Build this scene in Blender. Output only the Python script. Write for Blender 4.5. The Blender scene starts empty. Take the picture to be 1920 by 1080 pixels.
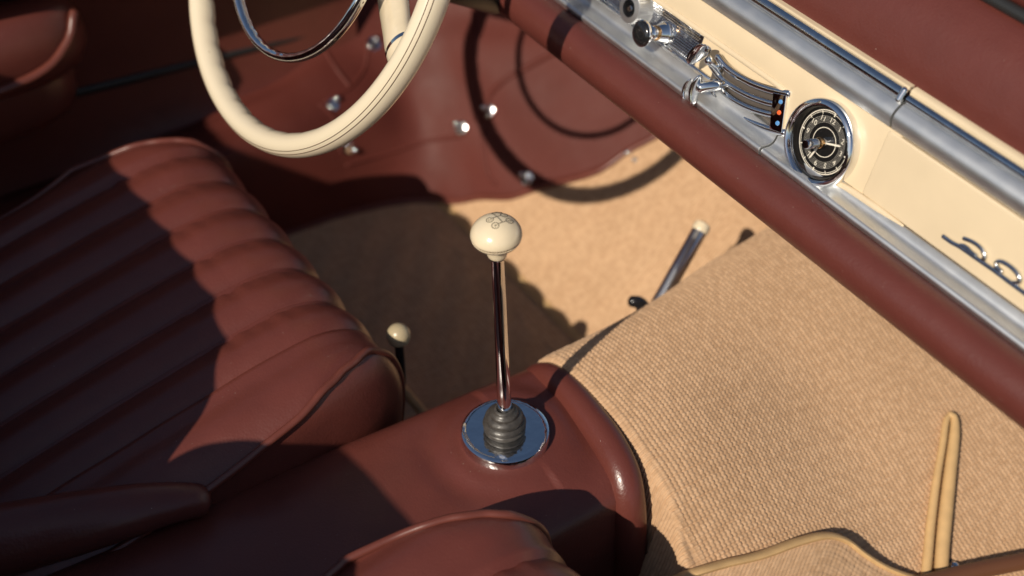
import bpy, bmesh, math, random
import numpy as np
from mathutils import Vector, Matrix
from mathutils.bvhtree import BVHTree
random.seed(7)
rng = np.random.default_rng(7)
R = math.radians
scene = bpy.context.scene
COL = scene.collection

# ------------------------------------------------------------------ camera
# car frame: X to the car's right, Y forward, Z up, origin at the foot of the gear lever (metres)
PITCH, HEAD, FPX = R(41.6), R(33.4), 2667.0
fw = Vector((-math.cos(HEAD)*math.cos(PITCH), math.sin(HEAD)*math.cos(PITCH), -math.sin(PITCH)))
rt = fw.cross(Vector((0, 0, 1))).normalized()
up = rt.cross(fw).normalized()
CAM = Vector((0.7074, -0.4593, 0.93))
cd = bpy.data.cameras.new('camera'); cam = bpy.data.objects.new('camera', cd); COL.objects.link(cam)
cam.matrix_world = Matrix(((rt.x, up.x, -fw.x, CAM.x), (rt.y, up.y, -fw.y, CAM.y), (rt.z, up.z, -fw.z, CAM.z), (0, 0, 0, 1)))
cd.sensor_width = 36; cd.lens = FPX/1920*36; cd.clip_start = 0.02; cd.clip_end = 500
cd.dof.use_dof = True; cd.dof.focus_distance = 1.17; cd.dof.aperture_fstop = 3.2
scene.camera = cam

# ------------------------------------------------------------------ sky, sun, exposure
SUN_EL, SUN_AX = R(37), 0.40
to_sun = Vector((SUN_AX, -1, 0)).normalized()*math.cos(SUN_EL) + Vector((0, 0, math.sin(SUN_EL)))
w = bpy.data.worlds.new('World'); scene.world = w; w.use_nodes = True
wn = w.node_tree; bg = wn.nodes['Background']
sky = wn.nodes.new('ShaderNodeTexSky'); sky.sky_type = 'NISHITA'; sky.sun_disc = False
sky.sun_elevation = SUN_EL; sky.sun_rotation = math.atan2(to_sun.x, to_sun.y)
wn.links.new(sky.outputs[0], bg.inputs[0]); bg.inputs[1].default_value = 0.075
sd = bpy.data.lights.new('sun', 'SUN'); sun = bpy.data.objects.new('sun', sd); COL.objects.link(sun)
sd.energy = 5.0; sd.angle = R(0.53); sd.color = (1.0, 0.90, 0.76)
sun.rotation_euler = to_sun.to_track_quat('Z', 'Y').to_euler(); sun.location = (1, -3, 3)
vs = scene.view_settings
vs.view_transform = 'Standard'; vs.look = 'None'; vs.gamma = 1; vs.use_curve_mapping = False; vs.exposure = -0.16

# ------------------------------------------------------------------ materials
def mat(name, col, rough=.5, metal=0, coat=0, spec=.5, var=0, vscale=30, bump=0, bscale=300, bdist=.001, sheen=0, extra=None):
    m = bpy.data.materials.new(name); m.use_nodes = True
    nt = m.node_tree; b = nt.nodes['Principled BSDF']
    b.inputs['Base Color'].default_value = (*col, 1); b.inputs['Roughness'].default_value = rough
    b.inputs['Metallic'].default_value = metal; b.inputs['Coat Weight'].default_value = coat
    b.inputs['Coat Roughness'].default_value = .06; b.inputs['Specular IOR Level'].default_value = spec
    b.inputs['Sheen Weight'].default_value = sheen
    tc = nt.nodes.new('ShaderNodeTexCoord')
    if var:
        n = nt.nodes.new('ShaderNodeTexNoise'); n.inputs['Scale'].default_value = vscale; n.inputs['Detail'].default_value = 6
        nt.links.new(tc.outputs['Object'], n.inputs['Vector'])
        r = nt.nodes.new('ShaderNodeMapRange'); r.inputs['From Min'].default_value = .3; r.inputs['From Max'].default_value = .7
        r.inputs['To Min'].default_value = 1-var; r.inputs['To Max'].default_value = 1+var
        nt.links.new(n.outputs[0], r.inputs['Value'])
        mx = nt.nodes.new('ShaderNodeVectorMath'); mx.operation = 'SCALE'; mx.inputs[0].default_value = col
        nt.links.new(r.outputs[0], mx.inputs['Scale']); nt.links.new(mx.outputs[0], b.inputs['Base Color'])
        r2 = nt.nodes.new('ShaderNodeMapRange'); r2.inputs['From Min'].default_value = .3; r2.inputs['From Max'].default_value = .7
        r2.inputs['To Min'].default_value = max(0, rough*(1-var)); r2.inputs['To Max'].default_value = min(1, rough*(1+var))
        n2 = nt.nodes.new('ShaderNodeTexNoise'); n2.inputs['Scale'].default_value = vscale*2.7; n2.inputs['Detail'].default_value = 5
        nt.links.new(tc.outputs['Object'], n2.inputs['Vector'])
        nt.links.new(n2.outputs[0], r2.inputs['Value']); nt.links.new(r2.outputs[0], b.inputs['Roughness'])
    if bump:
        n = nt.nodes.new('ShaderNodeTexNoise'); n.inputs['Scale'].default_value = bscale; n.inputs['Detail'].default_value = 3
        nt.links.new(tc.outputs['Object'], n.inputs['Vector'])
        bp = nt.nodes.new('ShaderNodeBump'); bp.inputs['Strength'].default_value = bump; bp.inputs['Distance'].default_value = bdist
        nt.links.new(n.outputs[0], bp.inputs['Height']); nt.links.new(bp.outputs[0], b.inputs['Normal'])
    if extra: extra(m, nt, b, tc)
    return m

def leather_extra(m, nt, b, tc):
    # fine pebble grain (voronoi) over soft hide undulation
    v = nt.nodes.new('ShaderNodeTexVoronoi'); v.feature = 'SMOOTH_F1'; v.inputs['Scale'].default_value = 520
    n = nt.nodes.new('ShaderNodeTexNoise'); n.inputs['Scale'].default_value = 55; n.inputs['Detail'].default_value = 4
    nt.links.new(tc.outputs['Object'], v.inputs['Vector']); nt.links.new(tc.outputs['Object'], n.inputs['Vector'])
    b1 = nt.nodes.new('ShaderNodeBump'); b1.inputs['Strength'].default_value = .26; b1.inputs['Distance'].default_value = .0006
    b2 = nt.nodes.new('ShaderNodeBump'); b2.inputs['Strength'].default_value = .11; b2.inputs['Distance'].default_value = .004
    nt.links.new(v.outputs['Distance'], b1.inputs['Height']); nt.links.new(n.outputs[0], b2.inputs['Height'])
    nt.links.new(b2.outputs[0], b1.inputs['Normal']); nt.links.new(b1.outputs[0], b.inputs['Normal'])
    # sparse pale dust and lint
    d = nt.nodes.new('ShaderNodeTexNoise'); d.inputs['Scale'].default_value = 420; d.inputs['Detail'].default_value = 1
    nt.links.new(tc.outputs['Object'], d.inputs['Vector'])
    r = nt.nodes.new('ShaderNodeMapRange'); r.inputs['From Min'].default_value = .79; r.inputs['From Max'].default_value = .83; r.inputs['To Max'].default_value = .55
    nt.links.new(d.outputs[0], r.inputs['Value'])
    mx = nt.nodes.new('ShaderNodeMix'); mx.data_type = 'RGBA'; mx.inputs[7].default_value = (.42, .33, .27, 1)
    src = b.inputs['Base Color'].links[0].from_socket
    nt.links.new(r.outputs[0], mx.inputs[0]); nt.links.new(src, mx.inputs[6]); nt.links.new(mx.outputs[2], b.inputs['Base Color'])

def speck_extra(col, speck, scale, lo, hi):
    def f(m, nt, b, tc):
        n = nt.nodes.new('ShaderNodeTexNoise'); n.inputs['Scale'].default_value = scale; n.inputs['Detail'].default_value = 8
        nt.links.new(tc.outputs['Object'], n.inputs['Vector'])
        r = nt.nodes.new('ShaderNodeValToRGB'); r.color_ramp.elements[0].position = lo; r.color_ramp.elements[1].position = hi
        r.color_ramp.elements[0].color = (*speck, 1); r.color_ramp.elements[1].color = (*col, 1)
        nt.links.new(n.outputs[0], r.inputs[0]); nt.links.new(r.outputs[0], b.inputs['Base Color'])
    return f

LEATHER = mat('oxblood_leather', (.118, .0310, .0230), .33, var=.08, vscale=22, spec=.5, extra=leather_extra)
LEATHER_S = mat('oxblood_piping', (.13, .036, .025), .33, var=.1, vscale=60)
VINYL = mat('oxblood_liner', (.098, .0225, .0165), .58, var=.08, vscale=14, spec=.22, extra=leather_extra)
PAD = mat('oxblood_dash_pad', (.106, .0265, .0200), .40, var=.05, vscale=35, extra=leather_extra)
CHROME = mat('chrome', (.78, .79, .8), .05, 1, var=.08, vscale=40)
CHROME_W = mat('worn_chrome', (.66, .66, .66), .13, 1, var=.15, vscale=120)
ALU = mat('brushed_aluminium', (.74, .75, .75), .46, 1, var=.05, vscale=25)
CHROME_P = mat('rippled_chrome', (.80, .81, .82), .06, 1, bump=.35, bscale=42, bdist=.004)
BLACKP = mat('black_bakelite', (.012, .012, .013), .18, coat=.6)
RUBBER = mat('grey_rubber', (.05, .044, .039), .44, var=.35, vscale=160, bump=.25, bscale=500, bdist=.0006)
IVORY = mat('ivory_plastic', (.74, .62, .43), .2, coat=.5, var=.05, vscale=60)
IVORY_W = mat('ivory_wheel', (.69, .595, .435), .27, coat=.35, extra=speck_extra((.69, .595, .435), (.30, .19, .09), 140, .255, .28))
CREAM = mat('cream_paint', (.665, .54, .365), .30, coat=.5, var=.035, vscale=25)
DARKLINE = mat('aged_brown_line', (.10, .055, .03), .7)
INK = mat('black_ink', (.03, .025, .02), .6)
BLACK = mat('black_metal', (.02, .02, .02), .4)
DIAL = mat('dial_black', (.008, .008, .008), .35)
WHITEP = mat('dial_white', (.82, .76, .64), .5)
BLUE = mat('blue_enamel', (.09, .26, .55), .35, coat=.3)
ORANGE = mat('orange_enamel', (.85, .13, .03), .35, coat=.3)
BIND = mat('tan_binding', (.56, .36, .165), .65, var=.08, vscale=90, bump=.2, bscale=900, bdist=.0005)
BRASS = mat('brass', (.6, .36, .16), .25, 1)

def carpet_mat(name, a, b_, scale=260, bumpd=0):
    def f(m, nt, b, tc):
        at = nt.nodes.new('ShaderNodeAttribute'); at.attribute_name = 'loopvar'
        n = nt.nodes.new('ShaderNodeTexNoise'); n.inputs['Scale'].default_value = 9; n.inputs['Detail'].default_value = 5
        nf = nt.nodes.new('ShaderNodeTexNoise'); nf.inputs['Scale'].default_value = 1500; nf.inputs['Detail'].default_value = 2
        nt.links.new(tc.outputs['Object'], n.inputs['Vector']); nt.links.new(tc.outputs['Object'], nf.inputs['Vector'])
        add = nt.nodes.new('ShaderNodeMath'); add.operation = 'MULTIPLY_ADD'; add.inputs[1].default_value = .28
        nt.links.new(at.outputs['Fac'], add.inputs[0]); 
        ad2 = nt.nodes.new('ShaderNodeMath'); ad2.operation = 'MULTIPLY_ADD'; ad2.inputs[1].default_value = .35; ad2.inputs[2].default_value = .16
        nt.links.new(n.outputs[0], ad2.inputs[0]); nt.links.new(ad2.outputs[0], add.inputs[2])
        ad3 = nt.nodes.new('ShaderNodeMath'); ad3.operation = 'MULTIPLY_ADD'; ad3.inputs[1].default_value = .3
        nt.links.new(nf.outputs[0], ad3.inputs[0]); nt.links.new(add.outputs[0], ad3.inputs[2])
        r = nt.nodes.new('ShaderNodeValToRGB'); r.color_ramp.elements[0].position = .25; r.color_ramp.elements[1].position = .9
        r.color_ramp.elements[0].color = (*a, 1); r.color_ramp.elements[1].color = (*b_, 1)
        nt.links.new(ad3.outputs[0], r.inputs[0]); nt.links.new(r.outputs[0], b.inputs['Base Color'])
        if bumpd:
            wv = nt.nodes.new('ShaderNodeTexWave'); wv.inputs['Scale'].default_value = 42; wv.bands_direction = 'X'
            nt.links.new(tc.outputs['Object'], wv.inputs['Vector'])
            wv.inputs['Distortion'].default_value = .4; wv.inputs['Detail'].default_value = 2
            bp = nt.nodes.new('ShaderNodeBump'); bp.inputs['Strength'].default_value = .5; bp.inputs['Distance'].default_value = bumpd
            nt.links.new(wv.outputs[0], bp.inputs['Height']); nt.links.new(bp.outputs[0], b.inputs['Normal'])
    return mat(name, a, .85, spec=.2, sheen=.1, extra=f)
CARPET = carpet_mat('sisal_carpet', (.39, .232, .124), (.60, .395, .238))
CARPET_F = carpet_mat('floor_sisal', (.45, .26, .135), (.61, .395, .235), bumpd=.002)

# ------------------------------------------------------------------ helpers
def ray(px, py):
    return (fw + rt*((px-960)/FPX) + up*(-(py-540)/FPX))
def onZ(px, py, z): r = ray(px, py); return CAM + r*((z-CAM.z)/r.z)
def onX(px, py, x): r = ray(px, py); return CAM + r*((x-CAM.x)/r.x)
def onY(px, py, y): r = ray(px, py); return CAM + r*((y-CAM.y)/r.y)
def onP(px, py, p0, n): r = ray(px, py); return CAM + r*((Vector(p0)-CAM).dot(n)/r.dot(n))

def props(o, label=None, cat=None, group=None, kind=None):
    if label: o['label'] = label
    if cat: o['category'] = cat
    if group: o['group'] = group
    if kind: o['kind'] = kind
    return o
def thing(name, loc, label, cat, group=None):
    o = bpy.data.objects.new(name, None); COL.objects.link(o); o.location = loc; o.empty_display_size = .02
    return props(o, label, cat, group)
def root_of(p):
    t = Vector((0, 0, 0))
    while p is not None:
        t += p.location; p = p.parent
    return t
def link(name, me, m, parent=None, smooth=45):
    me.materials.append(m)
    if smooth:
        me.shade_smooth(); me.set_sharp_from_angle(angle=R(smooth))
    o = bpy.data.objects.new(name, me); COL.objects.link(o)
    if parent is not None:
        o.parent = parent; o.location = -root_of(parent)     # vertices stay in car coordinates
    return o
def from_np(name, V, F4, m, parent=None, smooth=45, attr=None):
    me = bpy.data.meshes.new(name)
    V = np.asarray(V, np.float32); F4 = np.asarray(F4, np.int32)
    me.vertices.add(len(V)); me.vertices.foreach_set('co', V.ravel())
    me.loops.add(F4.size); me.loops.foreach_set('vertex_index', F4.ravel())
    me.polygons.add(len(F4)); me.polygons.foreach_set('loop_start', np.arange(0, F4.size, F4.shape[1], dtype=np.int32))
    me.polygons.foreach_set('loop_total', np.full(len(F4), F4.shape[1], np.int32))
    me.update(calc_edges=True)
    if attr is not None:
        a = me.attributes.new('loopvar', 'FLOAT', 'POINT'); a.data.foreach_set('value', np.asarray(attr, np.float32).ravel())
    return link(name, me, m, parent, smooth)
def grid_faces(nu, nv, cu=False, cv=False):
    iu = np.arange(nu if cu else nu-1); iv = np.arange(nv if cv else nv-1)
    a, b = np.meshgrid(iu, iv, indexing='ij')
    a2 = (a+1) % nu; b2 = (b+1) % nv
    return np.stack([a*nv+b, a2*nv+b, a2*nv+b2, a*nv+b2], -1).reshape(-1, 4)
def grid(name, P, m, parent=None, cu=False, cv=False, smooth=45, attr=None, flip=False):
    P = np.asarray(P); nu, nv = P.shape[:2]
    Fc = grid_faces(nu, nv, cu, cv)
    if flip: Fc = Fc[:, ::-1]
    return from_np(name, P.reshape(-1, 3), Fc, m, parent, smooth, attr)
def mesh_py(name, V, Fs, m, parent=None, smooth=45):
    me = bpy.data.meshes.new(name); me.from_pydata([tuple(v) for v in V], [], Fs); me.update()
    bm = bmesh.new(); bm.from_mesh(me); bmesh.ops.recalc_face_normals(bm, faces=bm.faces); bm.to_mesh(me); bm.free()
    return link(name, me, m, parent, smooth)
def catmull(pts, n):
    """n samples through the points, evenly by arc length"""
    P = np.array([list(p) for p in pts], float)
    if len(P) == 2: 
        t = np.linspace(0, 1, n)[:, None]; return P[0]*(1-t)+P[1]*t
    Q = np.vstack([2*P[0]-P[1], P, 2*P[-1]-P[-2]]); out = []
    for i in range(len(P)-1):
        p0, p1, p2, p3 = Q[i:i+4]
        for t in np.linspace(0, 1, 24, endpoint=False):
            out.append(.5*((2*p1)+(-p0+p2)*t+(2*p0-5*p1+4*p2-p3)*t*t+(-p0+3*p1-3*p2+p3)*t**3))
    out.append(P[-1]); out = np.array(out)
    d = np.r_[0, np.cumsum(np.linalg.norm(np.diff(out, axis=0), axis=1))]
    s = np.linspace(0, d[-1], n)
    return np.stack([np.interp(s, d, out[:, k]) for k in range(out.shape[1])], 1)
def tube(name, pts, r, m, parent=None, n=40, k=14, upv=None, ry=None, cap=True, smooth=60, raw=False):
    """tube through points; r number or list (along the path); ry: second half-axis (oval)"""
    P = np.array([list(p) for p in pts], float) if raw else catmull(pts, n); n = len(P)
    T = np.gradient(P, axis=0); T /= np.linalg.norm(T, axis=1)[:, None]
    rr = np.interp(np.linspace(0, 1, n), np.linspace(0, 1, len(r)), r) if hasattr(r, '__len__') else np.full(n, r)
    r2 = rr if ry is None else (np.interp(np.linspace(0, 1, n), np.linspace(0, 1, len(ry)), ry) if hasattr(ry, '__len__') else np.full(n, ry))
    a = np.array(upv, float) if upv is not None else (np.array([0, 0, 1.]) if abs(T[0][2]) < .9 else np.array([1., 0, 0]))
    th = np.linspace(0, 2*np.pi, k, endpoint=False); G = np.zeros((n, k, 3))
    for i in range(n):
        b = a - T[i]*(a@T[i]); b /= np.linalg.norm(b)
        if upv is None: a = b
        c = np.cross(T[i], b)
        G[i] = P[i] + np.outer(np.cos(th)*rr[i], c) + np.outer(np.sin(th)*r2[i], b)
    V = G.reshape(-1, 3).tolist(); Fs = grid_faces(n, k, cv=True).tolist()
    if cap:
        for e, s in ((0, -1), (n-1, 1)):            # rounded ends
            base = e*k; prev = list(range(base, base+k))
            for q, (sc, off) in enumerate(((.8, .45), (.4, .75))):
                st = len(V)
                for j in range(k):
                    V.append((P[e]+(G[e][j]-P[e])*sc + T[e]*s*rr[e]*off*.8).tolist())
                for j in range(k): Fs.append([prev[j], prev[(j+1) % k], st+(j+1) % k, st+j])
                prev = list(range(st, st+k))
            Fs.append(prev)
    return mesh_py(name, V, Fs, m, parent, smooth)
def frame(o, z, x=None):
    z = Vector(z).normalized()
    x = Vector(x) if x is not None else (Vector((1, 0, 0)) if abs(z.x) < .9 else Vector((0, 1, 0)))
    x = (x - z*x.dot(z)).normalized(); y = z.cross(x)
    return Matrix(((x.x, y.x, z.x, o[0]), (x.y, y.y, z.y, o[1]), (x.z, y.z, z.z, o[2]), (0, 0, 0, 1)))
def lathe(name, prof, M, m, parent=None, k=48, smooth=40):
    th = np.linspace(0, 2*np.pi, k, endpoint=False); V = []; Fs = []; rings = []
    for r, z in prof:
        if r < 1e-6:
            rings.append([len(V)]); V.append(M @ Vector((0, 0, z)))
        else:
            rings.append(list(range(len(V), len(V)+k)))
            V += [M @ Vector((r*math.cos(t), r*math.sin(t), z)) for t in th]
    for a, b in zip(rings, rings[1:]):
        for j in range(k):
            j2 = (j+1) % k
            if len(a) == 1 and len(b) > 1: Fs.append([a[0], b[j2], b[j]])
            elif len(b) == 1 and len(a) > 1: Fs.append([a[j], a[j2], b[0]])
            elif len(a) > 1: Fs.append([a[j], a[j2], b[j2], b[j]])
    return mesh_py(name, V, Fs, m, parent, smooth)
def prism(name, poly, M, d, m, parent=None, bevel=0, smooth=35):
    """polygon in the local xy plane of M, extruded from z=0 to z=d"""
    bm = bmesh.new()
    vs_ = [bm.verts.new(M @ Vector((p[0], p[1], 0))) for p in poly]; f = bm.faces.new(vs_)
    ex = bmesh.ops.extrude_face_region(bm, geom=[f]); zz = M.to_3x3() @ Vector((0, 0, d))
    bmesh.ops.translate(bm, verts=[v for v in ex['geom'] if isinstance(v, bmesh.types.BMVert)], vec=zz)
    if bevel:
        bmesh.ops.bevel(bm, geom=list(bm.edges), offset=bevel, segments=3, affect='EDGES', profile=.6)
    bmesh.ops.recalc_face_normals(bm, faces=bm.faces)
    me = bpy.data.meshes.new(name); bm.to_mesh(me); bm.free()
    return link(name, me, m, parent, smooth)
def sweepx(name, prof, x0, x1, m, parent=None, closed=True, nx=2, smooth=45):
    """profile of (Y,Z) points swept along the car's X"""
    pr = np.array(prof, float); xs = np.linspace(x0, x1, nx)
    V = [(x, y, z) for x in xs for y, z in pr]; k = len(pr)
    Fs = grid_faces(nx, k, cv=closed).tolist()
    if closed: Fs += [list(range(k)), list(range((nx-1)*k, nx*k))[::-1]]
    return mesh_py(name, V, Fs, m, parent, smooth)
def text_mesh(name, s, size, M, m, parent, thick=0):
    cu = bpy.data.curves.new('t', 'FONT'); cu.body = s; cu.size = size; cu.align_x = 'CENTER'; cu.align_y = 'CENTER'; cu.extrude = thick; cu.resolution_u = 3
    to = bpy.data.objects.new('t', cu); me = bpy.data.meshes.new_from_object(to)
    bpy.data.objects.remove(to); bpy.data.curves.remove(cu)
    me.materials.clear(); me.transform(M); me.name = name
    return link(name, me, m, parent, 0)
def bvh(o):
    me = o.data; off = root_of(o.parent) + o.location if o.parent else Vector((0, 0, 0))
    return BVHTree.FromPolygons([v.co.copy() for v in me.vertices], [p.vertices[:] for p in me.polygons])
def hit(tree, px, py):
    loc, n, i, d = tree.ray_cast(CAM, ray(px, py).normalized())
    if loc is None: raise ValueError('no hit %s %s' % (px, py))
    if n.dot(CAM-loc) < 0: n = -n
    return loc, n

# ------------------------------------------------------------------ carpets
def weave(P, pitch_u, pitch_v, amp):
    """displace a dense surface grid P (nu,nv,3) with woven loops along its normals; returns grid and per-loop value"""
    du = np.gradient(P, axis=0); dv = np.gradient(P, axis=1)
    N = np.cross(du, dv); N /= np.linalg.norm(N, axis=2)[..., None]; N *= np.sign(N[..., 2:3]+1e-9)
    su = np.cumsum(np.r_[0, np.linalg.norm(np.diff(P[:, P.shape[1]//2], axis=0), axis=1)])
    sv = np.cumsum(np.r_[0, np.linalg.norm(np.diff(P[P.shape[0]//3], axis=0), axis=1)])
    U, Vv = np.meshgrid(su/pitch_u, sv/pitch_v, indexing='ij')
    wob = .07*np.sin(Vv*.11+U*.05)
    U = U + wob
    row = np.floor(U).astype(int)
    Vs = Vv + .10*np.sin(U*.23) + .07*np.sin(row*12.9898)
    col = np.floor(Vs).astype(int)
    tab = rng.random((257, 263)); rv = tab[row % 257, col % 263]
    fu = np.abs(np.sin(np.pi*(U-row))); fv = np.abs(np.sin(np.pi*(Vs-col)))
    h = (.42*np.sqrt(fu) + .58*np.sqrt(fu*fv))*(.92+.16*rv)
    return P + N*(amp*h)[..., None], rv

def hump_z(x, y):
    """tunnel: rounded ridge left of centre, long face falling to the passenger floor"""
    sh = -.11*np.clip(y-.1, 0, .5)*np.clip((.25-x)/.3, 0, 1)
    xp = np.array([-.130, -.104, -.086, -.066, -.040, .0, .04, .08, .12, .20, .30, .40, .60]) 
    zp = np.array([-.25, -.075, -.024, -.005, .000, -.003, -.016, -.035, -.057, -.104, -.160, -.208, -.25])
    z = np.interp(x-sh, xp, zp)
    zc = np.interp(x, [-.130, -.104, -.086, -.066, -.04, .02, .05, .08, .10, .12, .20, .30, .40, .6], [-.25, -.075, -.022, .001, .009, .0105, .0075, -.001, -.010, -.021, -.075, -.140, -.198, -.25])
    bl = np.clip((y-.10)/.22, 0, 1); bl = bl*bl*(3-2*bl)
    z = zc*(1-bl)+z*bl
    toe = -.25 + .75*np.clip(y-.47, 0, 1)
    k = .03
    return np.log(np.exp(z/k)+np.exp(toe/k)*(x > -.04))*k
def front_drop(x, y):
    """the carpet turns down behind the console's front roll"""
    return 3.2*np.clip(.093-.35*np.clip(x-.116, 0, .12)-y, 0, .3) + .03*np.clip((.088-y)/.012, 0, 1)*(x < .118)
def smooth1(a, n=9):
    k = np.hanning(n+2)[1:-1]; k /= k.sum()
    p = np.pad(a, ((n//2, n//2), (n//2, n//2)), mode='edge')
    p = np.apply_along_axis(lambda r: np.convolve(r, k, 'valid'), 0, p)
    return np.apply_along_axis(lambda r: np.convolve(r, k, 'valid'), 1, p)
xs = np.linspace(-.135, .46, 200); ys = np.linspace(-.02, .70, 200)
XX, YY = np.meshgrid(xs, ys, indexing='ij'); ZZ = np.maximum(smooth1(hump_z(XX, YY), 13)-front_drop(XX, YY), -.25)
base = np.stack([XX, YY, ZZ], -1)
# even spacing across the profile, then dense loops
ns, nv = 860, 800
prof = base[:, 70]; s = np.r_[0, np.cumsum(np.linalg.norm(np.diff(prof, axis=0), axis=1))]
xi = np.interp(np.linspace(0, s[-1], ns), s, np.arange(len(xs))); yi = np.linspace(0, len(ys)-1, nv)
i0 = np.clip(xi.astype(int), 0, len(xs)-2); j0 = np.clip(yi.astype(int), 0, len(ys)-2); fx = (xi-i0)[:, None, None]; fy = (yi-j0)[None, :, None]
D = base[i0][:, j0]*(1-fx)*(1-fy)+base[i0+1][:, j0]*fx*(1-fy)+base[i0][:, j0+1]*(1-fx)*fy+base[i0+1][:, j0+1]*fx*fy
W, rv = weave(D, .0042, .0048, .0031)
hump = grid('tunnel_carpet', W, CARPET, attr=rv, smooth=180)
props(hump, 'coarse woven tan carpet over the tunnel and passenger footwell', kind='structure')
HB = BVHTree.FromPolygons([Vector(p) for p in base.reshape(-1, 3)], grid_faces(len(xs), len(ys)).tolist())

# driver floor and sloping toe board
prof = [(-.40, -.25), (.255, -.25), (.275, -.2485), (.292, -.242), (.31, -.2295), (.66, .064)]
pp = catmull([(a, b, 0) for a, b in prof], 160)[:, :2]
pp = catmull([(a, b, 0) for a, b in pp[::4]], 840)[:, :2]; fxs = np.linspace(-.70, -.09, 520)
fl = np.zeros((520, 840, 3)); fl[..., 0] = fxs[:, None]; fl[..., 1] = pp[None, :, 0]; fl[..., 2] = pp[None, :, 1]
fl[..., 2] += .0012*np.sin(fl[..., 0]*90+fl[..., 1]*60)*np.sin(fl[..., 1]*45)*(fl[..., 1] < .25)
fl, frv = weave(fl, .0046, .0052, .0026)
floor_o = grid('floor_carpet', fl, CARPET, attr=frv, smooth=180)
props(floor_o, 'tan carpet of the driver footwell and sloping toe board', kind='structure')
tube('binding', [(-.60, .287, -.247), (-.45, .2872, -.2465), (-.32, .2868, -.2465), (-.12, .287, -.247)], .007, BIND, floor_o, ry=.0035, upv=(0, -.35, .94))
# low carpeted step beside the tunnel, in front of the seat rails
b = np.array([[-.40, -.30], [-.135, -.30], [-.135, .045], [-.40, .045]])
prism('carpet_step', b, Matrix.Translation((0, 0, -.255)), .06, CARPET_F, floor_o, bevel=.012)
tube('binding', [(-.395, .046, -.197), (-.27, .0465, -.1965), (-.14, .046, -.197)], .005, BIND, floor_o)

# ------------------------------------------------------------------ leather liner of sill and wheel arch
ST = [((-.655, -.45, -.26), (-.655, -.45, -.115), (-.70, -.45, -.098), (-.76, -.45, -.09)),
      ((-.652, -.10, -.26), (-.655, -.10, -.112), (-.70, -.10, -.094), (-.76, -.10, -.085)),
      ((-.649, .108, -.26), (-.662, .11, -.115), (-.71, .115, -.085), (-.765, .12, -.06)),
      ((-.630, .22, -.26), (-.67, .225, -.14), (-.72, .222, -.085), (-.78, .225, -.02)),
      ((-.60, .275, -.257), (-.66, .285, -.165), (-.72, .295, -.085), (-.785, .31, .0)),
      ((-.556, .297, -.254), (-.62, .32, -.165), (-.69, .345, -.08), (-.755, .37, .005)),
      ((-.486, .331, -.226), (-.56, .36, -.145), (-.63, .385, -.065), (-.70, .41, .005)),
      ((-.401, .406, -.16), (-.47, .43, -.10), (-.54, .455, -.035), (-.60, .48, .025)),
      ((-.362, .471, -.105), (-.42, .50, -.05), (-.475, .52, .0), (-.52, .54, .05)),
      ((-.33, .56, -.03), (-.38, .575, .01), (-.42, .59, .05), (-.46, .60, .10))]
ST = [st + ((st[3][0]-.012, st[3][1]+.012, st[3][2]+.25),) for st in ST]
nS, nT = 110, 70
cols = np.array([catmull(st, nT) for st in ST])
lin = np.stack([catmull(cols[:, j], nS) for j in range(nT)], 1)
ii, jj = np.meshgrid(np.linspace(0, 1, nS), np.linspace(0, 1, nT), indexing='ij')
puck = np.clip(jj*5-.6, 0, 1)*.0020*np.sin(ii*31+jj*9)*np.sin(jj*17+ii*5)+.0012*np.sin(ii*70+jj*20)
lin[..., 2] += puck; lin[..., 0] += puck*.7
liner = grid('footwell_liner', lin, VINYL, smooth=180)
props(liner, 'dark red leather liner over sill and wheel arch', kind='structure')
LB = bvh(liner)
# stitched hem where the leather meets the carpet
hem = []
for i in range(0, nS, 2):
    col = lin[i]; dz = col[:, 2]-(np.interp(col[:, 1], pp[:, 0], pp[:, 1])+.003)
    j = int(np.argmax(dz > 0))
    if j > 0 and col[j, 1] > -.3:
        t_ = -dz[j-1]/(dz[j]-dz[j-1]); hem.append(col[j-1]*(1-t_)+col[j]*t_+np.array([.001, -.001, .001]))
tube('hem', hem[::2], .0052, LEATHER_S, liner, n=160, k=10, ry=.0040)
def on_liner(path, off=.001):
    out = []
    for px, py in path:
        l, n = hit(LB, px, py); out.append(l+n*off)
    return out
for path, r in (([(1045, 95), (985, 128), (940, 155), (915, 185), (906, 225)], .0045), ([(905, 235), (906, 275), (914, 325), (930, 345)], .0035),
                ([(610, 95), (632, 130), (655, 160)], .0035), ([(690, 95), (683, 130), (655, 165), (610, 190)], .003),
                ([(600, 195), (622, 215), (636, 245), (640, 285)], .003), ([(650, 310), (730, 287), (800, 265), (868, 255)], .0028),
                ([(990, 345), (1060, 333), (1120, 315), (1185, 300)], .0025), ([(886, 10), (888, 90), (887, 180), (890, 225)], .0028)):
    tube('seam', on_liner(path, -.0012), r, VINYL, liner, n=50, k=10, cap=True)
FAST = [((630, 187), (620, 200)), ((706, 75), (695, 88)), ((858, 234), (870, 247)), ((909, 202), (922, 215)), ((980, 327), (995, 341)), ((1178, 288), (1191, 300)), ((650, 273), (662, 280)), ((604, -4), (590, 6))]
for (a, c) in FAST:
    pa, n = hit(LB, *a); pc, n2 = hit(LB, *c); mid = (pa+pc)/2; ax = (pc-pa)
    ft = lathe('fastener', [(0, .0010), (.0075, .0008), (.0095, .0), (.010, -.002)], frame(mid, n, ax), CHROME_W, liner, k=20)
    for p in (pa, pc):
        q = mid + (p-mid).normalized()*.0074
        lathe('stud', [(0, .0070), (.0018, .0066), (.0034, .0054), (.0044, .0036), (.0048, .0018), (.0048, -.002)], frame(q, n), CHROME_W, ft, k=16)

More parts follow.
